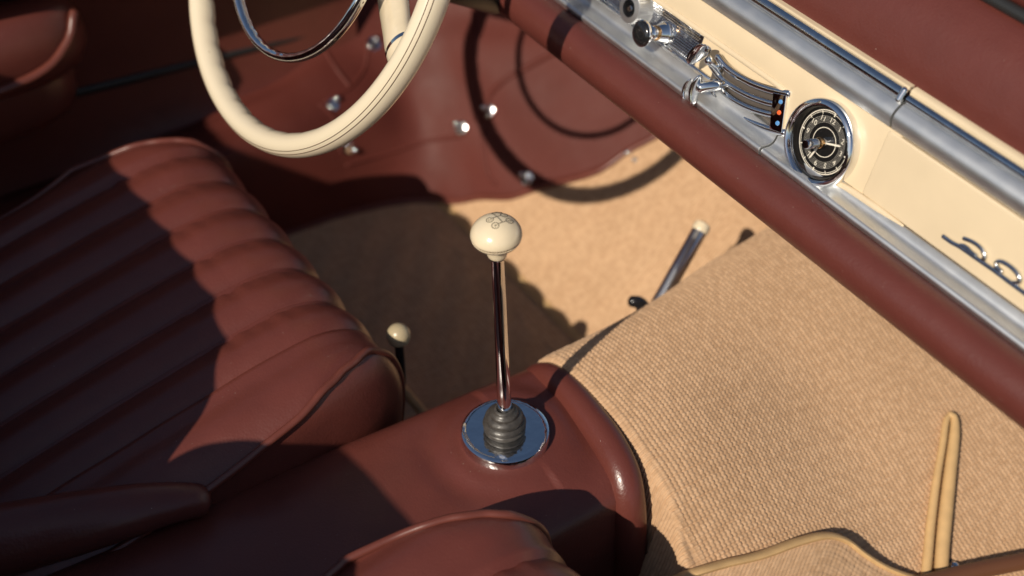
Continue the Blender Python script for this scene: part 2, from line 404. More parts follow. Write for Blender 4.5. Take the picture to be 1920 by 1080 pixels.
# ------------------------------------------------------------------ driver door
door = thing('driver_door', (-.78, 0, -.09), 'dark red door card in shadow with thin black sill trim', 'car door')
dp = [(-.735, -.105), (-.752, -.07), (-.752, .02), (-.748, .12), (-.735, .165), (-.655, .195), (-.640, .23), (-.65, .33), (-.68, .36), (-.80, .36), (-.80, -.105)]  # unseen top juts inward, shaped to keep the card below in shade
V = [(x, y, z) for y in (-.6, .26) for x, z in dp]; k = len(dp)
mesh_py('door_card', V, grid_faces(2, k, cv=True).tolist()+[list(range(k)), list(range(k, 2*k))[::-1]], LEATHER, door)
tube('trim_strip', [onX(-60, 222, -.748), onX(80, 190, -.75), onX(330, 128, -.752), onX(605, 58, -.756)], .0035, BLACK, door, ry=.006, n=30, upv=(0, 0, 1))
ar = tube('armrest', [(-.70, -.60, .105), (-.70, -.30, .105), (-.70, -.165, .10), (-.715, -.125, .10)], [.05, .05, .05, .035], LEATHER, door, ry=[.058, .058, .058, .05], n=40, k=28, upv=(0, 0, 1))
tube('piping', [(-.662, -.60, .082), (-.655, -.32, .08), (-.655, -.18, .085), (-.668, -.13, .105), (-.682, -.112, .13)], .0055, LEATHER_S, ar, n=50, k=10)
tube('pocket_side', [(-.71, -.60, .04), (-.71, -.30, .04), (-.71, -.165, .04), (-.725, -.135, .045)], [.042, .042, .042, .02], LEATHER, door, ry=[.06, .06, .06, .05], n=40, k=24, upv=(0, 0, 1))

# ------------------------------------------------------------------ centre console
con = thing('center_console', (0, -.1, -.25), 'dark red leather covered console on the tunnel between the seats', 'console')
def con_sec(y):
    """cross-section of the leather cover: left side, top, right side"""
    l = -.093 + .02*np.clip((y+.25)/.33, 0, 1); rr_ = .104
    top = .004*math.exp(-((y+.045)/.02)**2)*-1
    P = [(l-.012, -.255), (l-.01, -.10), (l-.004, -.022), (l+.006, -.006), (l+.02, -.001), (-.02, .001), (.02, .001), (.055, 0), (.078, -.003), (.092, -.012), (.1, -.03), (rr_, -.10), (rr_+.004, -.255)]
    return catmull([(x, y, z) for x, z in P], 90)
yy = np.r_[np.linspace(-.62, -.12, 24), np.linspace(-.115, .075, 70)]
G = np.array([con_sec(y) for y in yy])
xg, yg = G[..., 0], G[..., 1]
# shallow saddle: the cover steps up softly to the seat of the lever plate
step = np.clip((np.hypot(xg*.9, (yg-.0)*1.0)-.047)/.03, 0, 1); step = step*step*(3-2*step)
topmask = np.clip((G[..., 2]+.02)/.02, 0, 1)
G[..., 2] += topmask*(.0065*(1-step) - .0035*np.exp(-((np.hypot(xg, yg)-.062)/.012)**2)*(yg < .01) + .0008*np.sin(xg*70+yg*40))
cover = grid('cover', G, LEATHER, con, smooth=180)
# front face closing the cover
mesh_py('front_face', [tuple(p) for p in G[-1]]+[(0, .075, -.255)], [[i, i+1, 90] for i in range(89)], LEATHER, con, 0)
tube('front_roll', [(-.078, .072, -.075), (-.074, .075, -.040), (-.063, .079, -.017), (-.044, .082, -.006), (-.02, .082, -.002), (.012, .079, .0), (.048, .075, -.001), (.078, .069, -.008), (.095, .064, -.028), (.102, .063, -.065), (.105, .064, -.13), (.107, .065, -.255)],
     [.012, .0135, .0150, .0158, .0160, .0162, .0162, .0162, .0162, .016, .016, .016], LEATHER, con, n=120, k=26)

# ------------------------------------------------------------------ gear lever
gl = thing('gear_lever', (0, 0, .004), 'chrome gear lever with ivory knob rising from a round chrome plate', 'gear lever')
KN = Vector((-.002, -.006, .238)); ax = (KN-Vector((0, 0, .02))).normalized()
lathe('base_plate', [(.0404, -.006), (.0404, .0004), (.0396, .0012), (.0390, .0020), (.0388, .0092), (.0381, .0114), (.0364, .0124), (.0330, .0127), (.0240, .0119), (.0150, .0128), (0, .0128)], frame((0, 0, .0045), (0, 0, 1)), CHROME_P, gl, k=72, smooth=35)
bp_ = [(.0150, .0110), (.0156, .0135), (.0150, .0148), (.0172, .0160), (.0184, .0180), (.0184, .0198), (.0170, .0212), (.0165, .0218), (.0180, .0230), (.0189, .0252), (.0184, .0274), (.0166, .0290), (.0158, .0297), (.0167, .0312), (.0169, .0335), (.0158, .0362), (.0136, .0380), (.0126, .0386), (.0128, .0402), (.0114, .0424), (.0094, .0432), (.0091, .0445), (.0082, .0462), (.0066, .0466), (.0056, .0445)]
lathe('boot', bp_, frame((0, 0, .0050), ax) @ Matrix.Scale(.84, 4, (0, 0, 1)), RUBBER, gl, k=48, smooth=60)
tube('rod', [Vector((0, 0, .03)), Vector((0, 0, .03)).lerp(KN, .5), KN-ax*.016], [.0062, .0056, .0050], CHROME, gl, n=30, k=24, cap=False)
kprof = [(.0060, -.0212), (.0074, -.0214), (.0080, -.0200), (.0083, -.0180), (.0086, -.0150), (.0094, -.0128), (.0115, -.0112), (.0150, -.0090), (.0178, -.0064), (.0193, -.0040), (.0195, -.0034), (.0188, -.0030), (.0188, -.0020), (.0200, -.0015)]
a_, b_ = .0202, .0152
kprof += [(a_*math.cos(t), -.001+b_*math.sin(t)) for t in np.linspace(0.03, math.pi/2-.02, 22)] + [(0, -.001+b_)]
MK = frame(KN, ax, (1, 0, 0))
knob = lathe('knob', kprof, MK, IVORY, gl, k=64, smooth=40)
lathe('groove', [(.0186, -.0034), (.01915, -.0032), (.01915, -.0018), (.0186, -.0017)], MK, DARKLINE, knob, k=64)
lathe('ferrule', [(.0050, -.0236), (.0066, -.0234), (.0074, -.0224), (.0072, -.0212), (.0050, -.0210)], MK, CHROME, knob, k=32)
KB = bvh(knob); MKi = MK.inverted()
def knob_xy(zx, zy):
    l, n = hit(KB, 860+zx/9, 380+zy/9); q = MKi @ l; return q.x, q.y
def lift(x, y, o=.00012):
    x, y = x/a_, y/b_*b_/a_
    z = -.001+b_*math.sqrt(max(0, 1-x*x-y*y)); return MK @ Vector((x*a_, y*a_, z+o))
def ink_line(pts, r=.00026):
    P = [lift(*p) for p in pts]; tube('shift_line', P, r, INK, knob, n=max(6, len(P)), k=6, cap=False, raw=len(P) > 2)
g1, g2, g3, g4 = knob_xy(750, 200), knob_xy(537, 305), knob_xy(848, 293), knob_xy(633, 397)
cx1 = (g1[0]+g2[0])/2; cx2 = (g3[0]+g4[0])/2; yt = (g1[1]+g3[1])/2; yb = (g2[1]+g4[1])/2; ym = (yt+yb)/2
cx0 = cx1-(cx2-cx1); cr = .0027
seg = lambda p, q: [(p[0]+(q[0]-p[0])*t, p[1]+(q[1]-p[1])*t) for t in np.linspace(0, 1, 10)]
ink_line(seg((cx0, ym), (cx2, ym)))
ink_line(seg((cx1, yb+cr), (cx1, yt-cr))); ink_line(seg((cx2, yb+cr), (cx2, yt-cr))); ink_line(seg((cx0, ym), (cx0, yt-cr)))
for (x, y), ch in (((cx0, yt), 'R'), ((cx1, yt), '1'), ((cx1, yb), '2'), ((cx2, yt), '3'), ((cx2, yb), '4')):
    ink_line([(x+cr*math.cos(t), y+cr*math.sin(t)) for t in np.linspace(0, 2*np.pi, 28)])
    me_o = text_mesh('shift_number', ch, .0042, Matrix.Translation((x, y, 0)), INK, knob)
    for v in me_o.data.vertices: v.co = lift(v.co.x, v.co.y, .00015)

# ------------------------------------------------------------------ steering wheel
WC = Vector((-.3338, .0212, .3354)); WT = R(30.4); wn_ = Vector((0, -math.cos(WT), math.sin(WT))); MW = frame(WC, wn_, (1, 0, 0)); WR = .1843
sw = thing('steering_wheel', WC, 'ivory steering wheel with chrome horn ring above the driver footwell', 'steering wheel')
nth, nph = 360, 28; G = np.zeros((nth, nph, 3))
for i in range(nth):
    t = 2*math.pi*i/nth; bumpw = max(0, math.sin(t*44))**1.5
    for j in range(nph):
        p = 2*math.pi*j/nph; cr_, sr_ = math.cos(p), math.sin(p)
        wgt = max(0, math.cos(p-math.pi*1.2))**2
        rad = 1 - .0; dr = .0110*cr_; dz = .0128*sr_
        q = 1 - .10*bumpw*wgt
        G[i, j] = MW @ Vector(((WR+dr*q)*math.cos(t), (WR+dr*q)*math.sin(t), dz*q))
rim = grid('rim', G, IVORY_W, sw, cu=True, cv=True, smooth=180)
for pa in (.62, .95):
    pts = [MW @ Vector(((WR+.01105*math.cos(pa))*math.cos(t), (WR+.01105*math.cos(pa))*math.sin(t), .01285*math.sin(pa))) for t in np.linspace(R(-178), R(50), 160)]
    tube('groove_line', pts, .00034, DARKLINE, rim, k=6, raw=True)
for ang in (-10, 190):
    a = R(ang); e = Vector((math.cos(a), math.sin(a), 0)); s_ = 1 if ang < 90 else -1
    P = [MW @ (e*.1805+Vector((0, 0, -.002))), MW @ (e*.160+Vector((0, .002, -.006))), MW @ (e*.116+Vector((0, .008, -.022))), MW @ Vector((s_*.06, .004, -.042)), MW @ Vector((s_*.03, 0, -.046))]
    sp = tube('spoke', P, [.0155, .0160, .0180, .0200, .021], IVORY, sw, n=40, k=24, ry=[.0105, .0095, .0095, .010, .010], upv=wn_)
    Pc = [MW @ (e*.1680+Vector((0, .0012, -.0045))), MW @ (e*.1642+Vector((0, .0016, -.0053)))]
    tube('chrome_band', Pc, .0168, CHROME, sp, n=4, k=28, ry=.0108, upv=wn_, cap=False)
hp = []
for t in np.linspace(0, 2*np.pi, 200, endpoint=False): hp.append((t,))
G = np.zeros((240, 16, 3))
for i in range(240):
    t = 2*math.pi*i/240
    for j in range(16):
        p = 2*math.pi*j/16; n_ = 1 + .10*max(0, math.sin(t*46))*max(0, -math.cos(p))
        G[i, j] = MW @ Vector(((.1091+.0042*math.cos(p)*n_)*math.cos(t), (.1091+.0042*math.cos(p)*n_)*math.sin(t), .010+.0055*math.sin(p)*n_))
grid('horn_ring', G, CHROME, sw, cu=True, cv=True, smooth=180)
for ang in (-6, 186):
    a = R(ang); e = Vector((math.cos(a), math.sin(a), 0))
    tube('horn_arm', [MW @ (e*.1091+Vector((0, 0, .009))), MW @ (e*.08+Vector((0, 0, .004))), MW @ (e*.03+Vector((0, 0, -.02)))], .007, CHROME, sw, n=16, k=14, ry=.0035, upv=wn_)
lathe('hub', [(0, -.005), (.02, -.008), (.034, -.018), (.04, -.034), (.042, -.06), (0, -.06)], MW, IVORY, sw)
tube('column', [MW @ Vector((0, 0, -.05)), MW @ Vector((0, 0, -.22))], .026, BLACK, sw, n=4, k=24)

# ------------------------------------------------------------------ seats
def seat(name, label, x0, x1, yf, ztop, mirror, loc, back_label):
    """pleated cushion: x0..x1 wide, front at yf, pleats run front to back between two plain bolsters"""
    t = thing(name, loc, label, 'car seat')
    def prof(o=0.0, drop=0.0):                           # side profile (y,z) from back to front underside, offset o inward
        P = [(yf-.46, ztop-.085), (yf-.30, ztop-.045), (yf-.17, ztop-.016), (yf-.10, ztop-.003), (yf-.062, ztop-.001), (yf-.030, ztop-.011), (yf-.010, ztop-.033), (yf, ztop-.07), (yf-.004, ztop-.12), (yf-.012, ztop-.175)]
        q = catmull([(a, b, 0) for a, b in P], 130)[:, :2]
        T = np.gradient(q, axis=0); T /= np.linalg.norm(T, axis=1)[:, None]; N = np.stack([-T[:, 1], T[:, 0]], 1)
        return q, N
    q, N = prof()
    np_ = 6; px0, px1 = (x0+.05, x1-.075) if x0 < 0 else (x0+.075, x1-.05); bw = .06; w_ = (px1-px0)/np_
    # foam body and bolsters: one padded shell whose ends round down to the sides
    nx = 90; u = np.linspace(0, 1, nx); xsx = x0+(x1-x0)*u
    G = np.zeros((nx, len(q), 3))
    for i, x in enumerate(xsx):
        e = min(x-x0, x1-x)                              # distance from a side edge
        rd = .05; d = max(0, 1-e/rd)
        dropn = -.019*(d**2.6)
        inset = 0
        ec_ = min(e/.055, 1); fr = .095*(1-math.sqrt(max(0, 1-(1-ec_)**2)))
        infl = -.006 if (px0+.002 < x < px1-.002) else .004*math.sin(min(1, e/bw)*math.pi)
        y = q[:, 0] - fr*np.clip((q[:, 0]-(yf-.24))/.19, 0, 1)**1.6
        G[i, :, 0] = x; G[i, :, 1] = y+N[:, 0]*(dropn+infl); G[i, :, 2] = q[:, 1]+N[:, 1]*(dropn+infl)
    # small hide creases
    G[..., 2] += .0007*np.sin(G[..., 0]*60+G[..., 1]*25)*np.sin(G[..., 1]*50)
    cush = grid('cushion', G, LEATHER, t, smooth=180)
    for kx in range(np_):
        a0 = px0+kx*w_; m_ = 17; g = np.zeros((m_, len(q), 3)); ph = rng.random()*6
        for i in range(m_):
            v = i/(m_-1); arch = math.sin(math.pi*v**1.25)**.66
            x = a0+w_*v; e = min(x-x0, x1-x); ec_ = min(e/.055, 1); fr = .095*(1-math.sqrt(max(0, 1-(1-ec_)**2)))
            y = q[:, 0] - fr*np.clip((q[:, 0]-(yf-.24))/.19, 0, 1)**1.6
            h = -.0080+.0104*arch
            ss = np.linspace(0, 1, len(q)); wr = np.exp(-((ss-.60)/.10)**2)*(1-v)**3*np.clip(v*9, 0, 1)
            h = h + wr*(.0016*np.sin(ss*190+ph)+.0012*np.sin(ss*121+ph*2))
            g[i, :, 0] = x + wr*.0009*np.sin(ss*150+ph); g[i, :, 1] = y+N[:, 0]*h; g[i, :, 2] = q[:, 1]+N[:, 1]*h
        grid('pleat', g, LEATHER, cush, smooth=180)
    # boxing band and piping on both sides
    for side, xs_ in ((-1, x0), (1, x1)):
        edge = G[0] if side < 0 else G[-1]
        e_in = edge.copy()
        low = edge.copy(); low[:, 2] = np.minimum(edge[:, 2]-.004, ztop-.175); low[:, 0] -= side*.006
        low[:, 1] = np.clip(low[:, 1], -9, yf-.055)
        mid = (edge+low)/2; mid[:, 0] += side*.006
        S = np.stack([catmull([edge[i], mid[i], low[i]], 12) for i in range(len(edge))])
        grid('side_panel', S, LEATHER, t, smooth=180)
        # piping: along the side edge, round the corner on top, then down the front
        top = int(np.argmin(np.abs(q[:, 0]-(yf-.028)))); nc = 8; idx = range(0, nc+1)
        pts = [edge[i] for i in range(0, top-14, 4)]
        for c in idx:
            col = G[c] if side < 0 else G[nx-1-c]
            pts.append(col[int(top-12+12*c/nc)])
        col = G[nc+1] if side < 0 else G[nx-2-nc]
        pts += [col[i] for i in range(top+6, len(q)-4, 6)]
        tube('piping', np.array(pts)+np.array([side*.0008, 0, .0012]), .0036, LEATHER_S, t, n=150, k=10)
    # squab base under the cushion
    prism('seat_base', [(x0+.03, yf-.46), (x1-.03, yf-.46), (x1-.03, yf-.06), (x0+.03, yf-.06)], Matrix.Translation((0, 0, ztop-.30)), .15, BLACK, t, bevel=.006)
    # backrest (behind the picture's lower edge; throws the shadow over cushion and console)
    yb0, zb0, zt = -.50, ztop-.09, (.425 if x0 < 0 else .395)
    out = []
    for v in np.linspace(0, 1, 60):
        a = math.pi*v; cxb = (x0+x1)/2; cxb += (-.03 if x0 < 0 else .03); hw = (x1-x0)/2+.114
        ex = .24 if x0 < 0 else .40; cx_ = abs(math.cos(a))**ex*(1 if math.cos(a) >= 0 else -1); sz = math.sin(a)**ex
        out.append((cxb+hw*cx_, zb0+(zt-zb0)*sz))
    B = []
    for i, (y_off, sc) in enumerate(((.0, .90), (.022, .97), (.045, 1), (.07, .97), (.09, .90))):
        row = []
        for x, z in out:
            xc = (x0+x1)/2; zz = zb0+(z-zb0)*(sc if z > zb0 else 1); row.append((xc+(x-xc)*(1 if abs(x) < .12 else sc), yb0-y_off-.16*(zz-zb0), zz))
        B.append(row)
    V = [p for r_ in B for p in r_]; kk = len(out)
    Fs = grid_faces(5, kk).tolist()+[list(range(kk)), list(range(4*kk, 5*kk))[::-1]]+[[0, kk, 2*kk, 3*kk, 4*kk][::-1]+[4*kk+kk-1, 3*kk+kk-1, 2*kk+kk-1, kk+kk-1, kk-1]]
    mesh_py('backrest', V, Fs, LEATHER, t, 50)
    return t
ds = seat('driver_seat', 'dark red pleated leather driver seat half in shadow behind the steering wheel', -.535, -.080, -.035, .058, False, (-.33, -.3, -.25), '')
tube('backrest_bolster', [onZ(375, 938, .012), onZ(310, 945, .018), onZ(200, 968, .02), onZ(60, 1000, .015), onZ(-120, 1040, .01)], [.014, .022, .027, .03, .032], LEATHER, ds, n=40, k=22)
tube('bolster_piping', [onZ(350, 952, -.004), onZ(250, 985, .0), onZ(120, 1020, .0), onZ(-100, 1056, .0)], .0036, LEATHER_S, ds, n=40, k=10)
ps = seat('passenger_seat', 'dark red pleated leather passenger seat corner beside the console front', .084, .539, -.044, .084, True, (.33, -.3, -.25), '')

# seat adjuster
sa = thing('seat_adjuster', (-.19, .0, -.195), 'small ivory ball on black rod at the driver seat corner', 'lever')
bp0 = onY(747, 628, -.013)
tube('rod', [bp0+Vector((-.012, -.03, -.115)), bp0+Vector((-.009, -.014, -.088)), bp0+Vector((-.003, -.001, -.072)), bp0+Vector((0, 0, -.05)), bp0], .0045, BLACK, sa, n=30, k=12)
tube('bracket', [bp0+Vector((-.012, -.03, -.115)), bp0+Vector((-.012, -.03, -.175))], .006, BLACK, sa, n=4, k=10)
lathe('ball', [(0, .0108), (.004, .0102), (.0080, .0075), (.0105, .003), (.0108, .0), (.0104, -.001), (.0104, -.0018), (.0107, -.0025), (.0095, -.0065), (.006, -.0095), (.0045, -.0105)], frame(bp0, (0, 0, 1)) @ Matrix.Scale(1.06, 4), mat('dimmed_ivory', (.42, .34, .21), .3), sa, k=32)  # ball ivory darkened: the seat's partial shade is put into its colour

# ------------------------------------------------------------------ chrome lever left of the tunnel
hl = thing('hand_lever', (-.125, .235, -.12), 'chrome lever with ivory tip standing behind the carpeted tunnel', 'lever')
h1 = onX(1312, 432, -.146); h0 = onX(1240, 560, -.122); hd = (h1-h0).normalized()
tube('shaft', [h0-hd*.07, h1], .0082, mat('satin_chrome', (.8, .81, .82), .28, 1), hl, n=10, k=24, cap=False)
lathe('tip', [(.0084, -.002), (.0090, .0), (.0092, .004), (.0084, .0075), (.0050, .0095), (0, .0100)], frame(h1, hd), IVORY, hl, k=28)
g0 = h0-hd*.005
tube('bracket', [g0+Vector((.0, -.004, -.07)), g0+Vector((-.004, -.012, -.02)), g0+Vector((-.01, -.016, -.001)), g0+Vector((-.016, -.024, .002))], [.008, .010, .009, .006], BLACKP, hl, n=24, k=14)
lathe('bolt', [(0, .004), (.003, .0035), (.004, 0)], frame(g0+Vector((-.008, -.022, -.012)), (.5, -.5, .7)), CHROME_W, hl, k=12)
tube('pivot_arm', [h0-hd*.07, h0-hd*.07+Vector((.035, -.002, -.015))], .008, BLACK, hl, n=4, k=12)

# ------------------------------------------------------------------ dashboard
DX0, DX1, XJ = -.62, .80, .128
FN = Vector((0, -math.cos(R(17)), math.sin(R(17)))); FP = Vector((.166, .248, .25)); FU = Vector((0, math.sin(R(17)), math.cos(R(17))))
def face(px, py, o=0.): return onP(px, py, FP+FN*o, FN)
def fxy(x, wv, o=0.): return Vector((x, FP.y, FP.z)) + FU*wv + FN*o         # x along the dash, wv up the face, o proud of it
da = thing('dashboard', (.1, .25, .18), 'cream dashboard with aluminium rails and padded dark red lower roll', 'dashboard')
circ = lambda cy, cz, r, n=40, a0=0, a1=2*math.pi: [(cy+r*math.cos(a), cz+r*math.sin(a)) for a in np.linspace(a0, a1, n, endpoint=False)]
sweepx('padded_roll', [(y, z) for y, z in circ(.217, .2215, .0208)], DX0, DX1, PAD, da, nx=40)
# aluminium ledge: lip on the roll, shallow flute, then up to the face; two lengths that meet right of the controls
def ledge(o):
    P = [(.2305-o, .2375+o), (.2295-o, .2415+o), (.2318-o, .2440+o), (.2350-o*.5, .2435+o), (.2395, .2432+o), (.2440, .2450+o), (.2468, .2500+o), (.2472, .2512+o)]
    q = catmull([(a, b, 0) for a, b in P], 30)[:, :2].tolist()
    return q + [(.262, .2512), (.262, .225), (.236, .225)]
sweepx('ledge', ledge(.0018), DX0, .0305, ALU, da, nx=20); sweepx('ledge', ledge(0), .0318, DX1, ALU, da, nx=20)
# face panels
def slab(name, x0, x1, w0, w1, o0, o1, m, parent, bev=.002):
    return prism(name, [(x0, w0), (x1, w0), (x1, w1), (x0, w1)], frame(fxy(0, 0, o0), FN, (1, 0, 0)), o1-o0, m, parent, bevel=bev)
RW = .0600                                                           # height of the face below the rails
cq = face(1543, 267, .0); ccx = cq.x
prism('face_panel', [(.0300, .0015), (XJ+.012, .0015), (XJ+.012, RW), (DX0, RW), (DX0, .0372), (.0160, .0372), (.0220, .0358), (.0270, .0318), (.0294, .0268)], frame(fxy(0, 0, -.012), FN, (1, 0, 0)), .0126, CREAM, da, bevel=.0016)
slab('recess_panel', DX0, .0340, .0010, .0372, -.014, -.0060, CREAM, da, .001)
tube('recess_bead', [fxy(DX0, .0368, .0002), fxy(-.2, .0368, .0002), fxy(-.03, .0368, .0002), fxy(.015, .0364, .0), fxy(.0255, .0325, -.001), fxy(.0288, .024, -.0025), fxy(.0292, .004, -.004)], .0028, CREAM, da, n=80, k=12)
kp = slab('knurled_plate', DX0, -.086, .0026, .0335, -.0062, -.0048, CHROME_W, da, .0006)
tube('plate_edge', [fxy(DX0, .0030, -.0035), fxy(-.062, .0030, -.0035)], .0022, CHROME, da, n=10, k=12)
tube('plate_edge', [fxy(DX0, .0338, -.0035), fxy(-.088, .0338, -.0035)], .0014, CHROME, da, n=10, k=10)
# fine pyramid knurl on the plate (too small to pick apart): one mesh
pit = .00235; nxk, nwk = int((-.089+.36)/pit), int(.0265/pit); V = []; Fs = []
for i in range(nxk):
    for j in range(nwk):
        cx = -.36+pit*(i+.5+.5*(j % 2)); cw = .0055+pit*(j+.5); s_ = len(V); hh = pit*.47
        V += [fxy(cx-hh, cw, -.0047), fxy(cx, cw-hh, -.0047), fxy(cx+hh, cw, -.0047), fxy(cx, cw+hh, -.0047), fxy(cx, cw, -.0037)]
        Fs += [[s_, s_+1, s_+4], [s_+1, s_+2, s_+4], [s_+2, s_+3, s_+4], [s_+3, s_, s_+4]]
kn = mesh_py('knurl', V, Fs, CHROME_W, kp, 0); kn['kind'] = 'stuff'
# glovebox lid
gb = slab('glovebox_lid', XJ-.0004, DX1, .0022, RW-.0008, -.010, .0026, CREAM, da, .0034)
tube('shut_line', [fxy(XJ+.03, .0006, -.001), fxy(DX1, .0006, -.001)], .0011, DARKLINE, da, n=10, k=8)
tube('cream_fillet', [fxy(.094, -.0045, .0005), fxy(.112, -.0012, .0012), fxy(.138, .0006, .0022), fxy(XJ+.045, .0012, .0012)], [.0022, .0028, .0028, .0010], CREAM, da, n=40, k=12)
# script badge: an underline and open loops, chrome
bo = .0050
def fpts(L, o): return [face(x, y, o) for x, y in L]
bd = tube('script_badge', fpts([(1768, 443), (1785, 455), (1800, 463), (1830, 484), (1862, 506), (1890, 527), (1920, 549), (1960, 577), (2010, 611)], bo), .0016, CHROME_W, gb, n=60, k=10, ry=.0020)
for L in ([(1807, 447), (1816, 450), (1828, 456), (1838, 464), (1844, 473), (1846, 482), (1843, 488)], [(1800, 460), (1806, 461), (1814, 466), (1822, 474), (1830, 480)],
          [(1878, 510), (1870, 502), (1867, 494), (1872, 490), (1882, 492), (1896, 501), (1907, 512), (1912, 522), (1909, 530), (1900, 530)],
          [(1938, 548), (1930, 541), (1928, 533), (1935, 530), (1948, 537), (1962, 550), (1968, 562)]):
    tube('script_stroke', fpts(L, bo), .0015, CHROME_W, bd, n=40, k=10, ry=.0018)
# rails above the face, leather cowl behind
def arc_pts(p, q, bulge, n=14):
    (y0, z0), (y1, z1) = p, q; dx, dz = y1-y0, z1-z0; L = math.hypot(dx, dz); nx_, nz_ = -dz/L, dx/L
    return [(y0+dx*t+nx_*bulge*math.sin(math.pi*t), z0+dz*t+nz_*bulge*math.sin(math.pi*t)) for t in np.linspace(0, 1, n)]
e0 = fxy(0, RW+.0006, .0012); A = (e0.y, e0.z)
rd_ = lambda d, ang: (d*math.sin(ang), d*math.cos(ang))
def addp(p, d, ang): a, c = rd_(d, R(ang)); return (p[0]+a, p[1]+c)
def rails(x0, x1, dz, d1, d2, d3):
    a = (A[0], A[1]+dz); b = addp(a, d1, 24); c = addp(b, .0012, 80); d = addp(c, d2, 26); e = addp(d, d3, 38); ff = addp(e, .004, 90)
    back = lambda p: (p[0]+.016, p[1]-.004)
    sweepx('main_rail', arc_pts(a, b, .0048)+[back(b), back(a)], x0, x1, ALU, da, nx=12)
    sweepx('upper_rail', arc_pts(c, d, .0022)+[back(d), back(c)], x0, x1, CHROME_W, da, nx=12)
    sweepx('cream_strip', arc_pts(addp(d, .0003, 26), e, .0014)+[ff, (ff[0]+.01, ff[1]-.012), back(d)], x0, x1, CREAM, da, nx=12)
    return a, b, d, e
a, b, d, e = rails(XJ+.001, DX1, 0, .0205, .0072, .0062)
a2, b2, d2, e2 = rails(DX0, XJ-.0012, .0, .0205, .0096, .0036)
tube('rail_end', [(XJ-.004, b2[0]-.001, b2[1]+.001), (XJ-.004, d2[0]-.001, d2[1])], .0030, CHROME, da, n=8, k=12)
# padded cowl rising to the windscreen
cw = catmull([(e[0]+a, e[1]+c, 0) for a, c in ((.001, -.008), (.003, .003), (.007, .017), (.017, .038), (.031, .053), (.047, .062), (.075, .066))], 50)[:, :2].tolist()
sweepx('cowl', cw+[(e[0]+.075, e[1]-.05), (e[0]+.02, e[1]-.05)], DX0, DX1, PAD, da, nx=30, smooth=60)
tube('screen_seal', [(DX0, e[0]+.048, e[1]+.066), (DX1, e[0]+.048, e[1]+.066)], .005, BLACK, da, n=20, k=12)
tube('screen_roll', [(DX0, e[0]+.068, e[1]+.078), (DX1, e[0]+.068, e[1]+.078)], .018, PAD, da, n=20, k=24)

# ------------------------------------------------------------------ clock
ck_c = face(1543, 267, .0036); MC = frame(ck_c, FN, (1, 0, 0))
ck = thing('dashboard_clock', ck_c, 'round black clock with chrome bezel and white numerals in the cream dashboard', 'clock')
lathe('bezel', [(.0350, -.004), (.0356, .003), (.0352, .0062), (.0338, .0082), (.0318, .0086), (.0304, .0074), (.0298, .0056), (.0298, .0046), (.0290, .0040), (.0286, -.002)], MC, CHROME, ck, k=80, smooth=50)
lathe('dial_cup', [(.0292, .0050), (.0282, .0010), (.0272, -.0020), (.0272, -.006)], MC, DIAL, ck, k=64)
dial = lathe('dial', [(0, -.0016), (.0274, -.0016), (.0274, -.004), (0, -.004)], MC, DIAL, ck, k=64)
def ring(r, wd, m=WHITEP, a0=0, a1=360, name='dial_ring'):
    n = 90; t = np.radians(np.linspace(a0, a1, n)); V = []
    for x in t:
        for rr_ in (r-wd/2, r+wd/2): V.append(MC @ Vector((rr_*math.cos(x), rr_*math.sin(x), -.00145)))
    return mesh_py(name, V, grid_faces(n, 2).tolist(), m, dial, 0)
ring(.0256, .0008); ring(.0242, .0004); ring(.0118, .0006)
GREY = mat('dial_grey', (.35, .33, .29), .5)
for r in (.0160, .0172, .0184, .0196, .0208): ring(r, .00028, GREY)
for hnum in range(1, 13):
    a = R(90-30*hnum)
    text_mesh('numeral', str(hnum), .0062, MC @ Matrix.Translation((.0188*math.cos(a), .0188*math.sin(a), -.00125)), WHITEP, dial)
    c, s_ = math.cos(a), math.sin(a); wd = .0006 if hnum % 3 == 0 else .00035; L0, L1 = .0226, .0256
    V = [MC @ Vector((r*c-sg*wd*s_, r*s_+sg*wd*c, -.0013)) for r, sg in ((L0, -1), (L0, 1), (L1, 1), (L1, -1))]
    mesh_py('hour_mark', V, [[0, 1, 2, 3]], WHITEP, dial, 0)
def hand(px, py, wd, z, r0=-.004):
    q = MC.inverted() @ face(px, py, z); a = math.atan2(q.y, q.x); L = math.hypot(q.x, q.y)
    M = MC @ Matrix.Rotation(a, 4, 'Z') @ Matrix.Translation((0, 0, z))
    prism('hand', [(r0, -wd*.7), (L*.9, -wd), (L, 0), (L*.9, wd), (r0, wd*.7)], M, .0005, WHITEP, ck, 0)
hand(1583, 274, .0008, .0008); hand(1523, 296, .0008, .0014)
lathe('hand_hub', [(0, .0030), (.0024, .0028), (.0030, .0018), (.0030, -.001)], MC, WHITEP, ck, k=24)
lathe('stem', [(.0042, .0020), (.0046, .0030), (.0046, .0052), (.0040, .0058)], MC, BRASS, ck, k=24)
lathe('setting_knob', [(.0028, .0030), (.0028, .0075), (.0038, .0078), (.0039, .0195), (.0032, .0205), (0, .0207)], MC, CHROME_W, ck, k=20)
gm = bpy.data.materials.new('clear_glass'); gm.use_nodes = True
gt = gm.node_tree; gt.nodes.remove(gt.nodes['Principled BSDF'])
g_t, g_g, g_m, g_f = (gt.nodes.new('ShaderNode'+x) for x in ('BsdfTransparent', 'BsdfGlossy', 'MixShader', 'Fresnel'))
g_g.inputs['Roughness'].default_value = .02; g_f.inputs['IOR'].default_value = 1.4
gt.links.new(g_f.outputs[0], g_m.inputs[0]); gt.links.new(g_t.outputs[0], g_m.inputs[1]); gt.links.new(g_g.outputs[0], g_m.inputs[2])
gt.links.new(g_m.outputs[0], gt.nodes['Material Output'].inputs[0])
lathe('glass', [(.0048, .0046), (.016, .0046), (.0299, .0042)], MC, gm, ck, k=48)

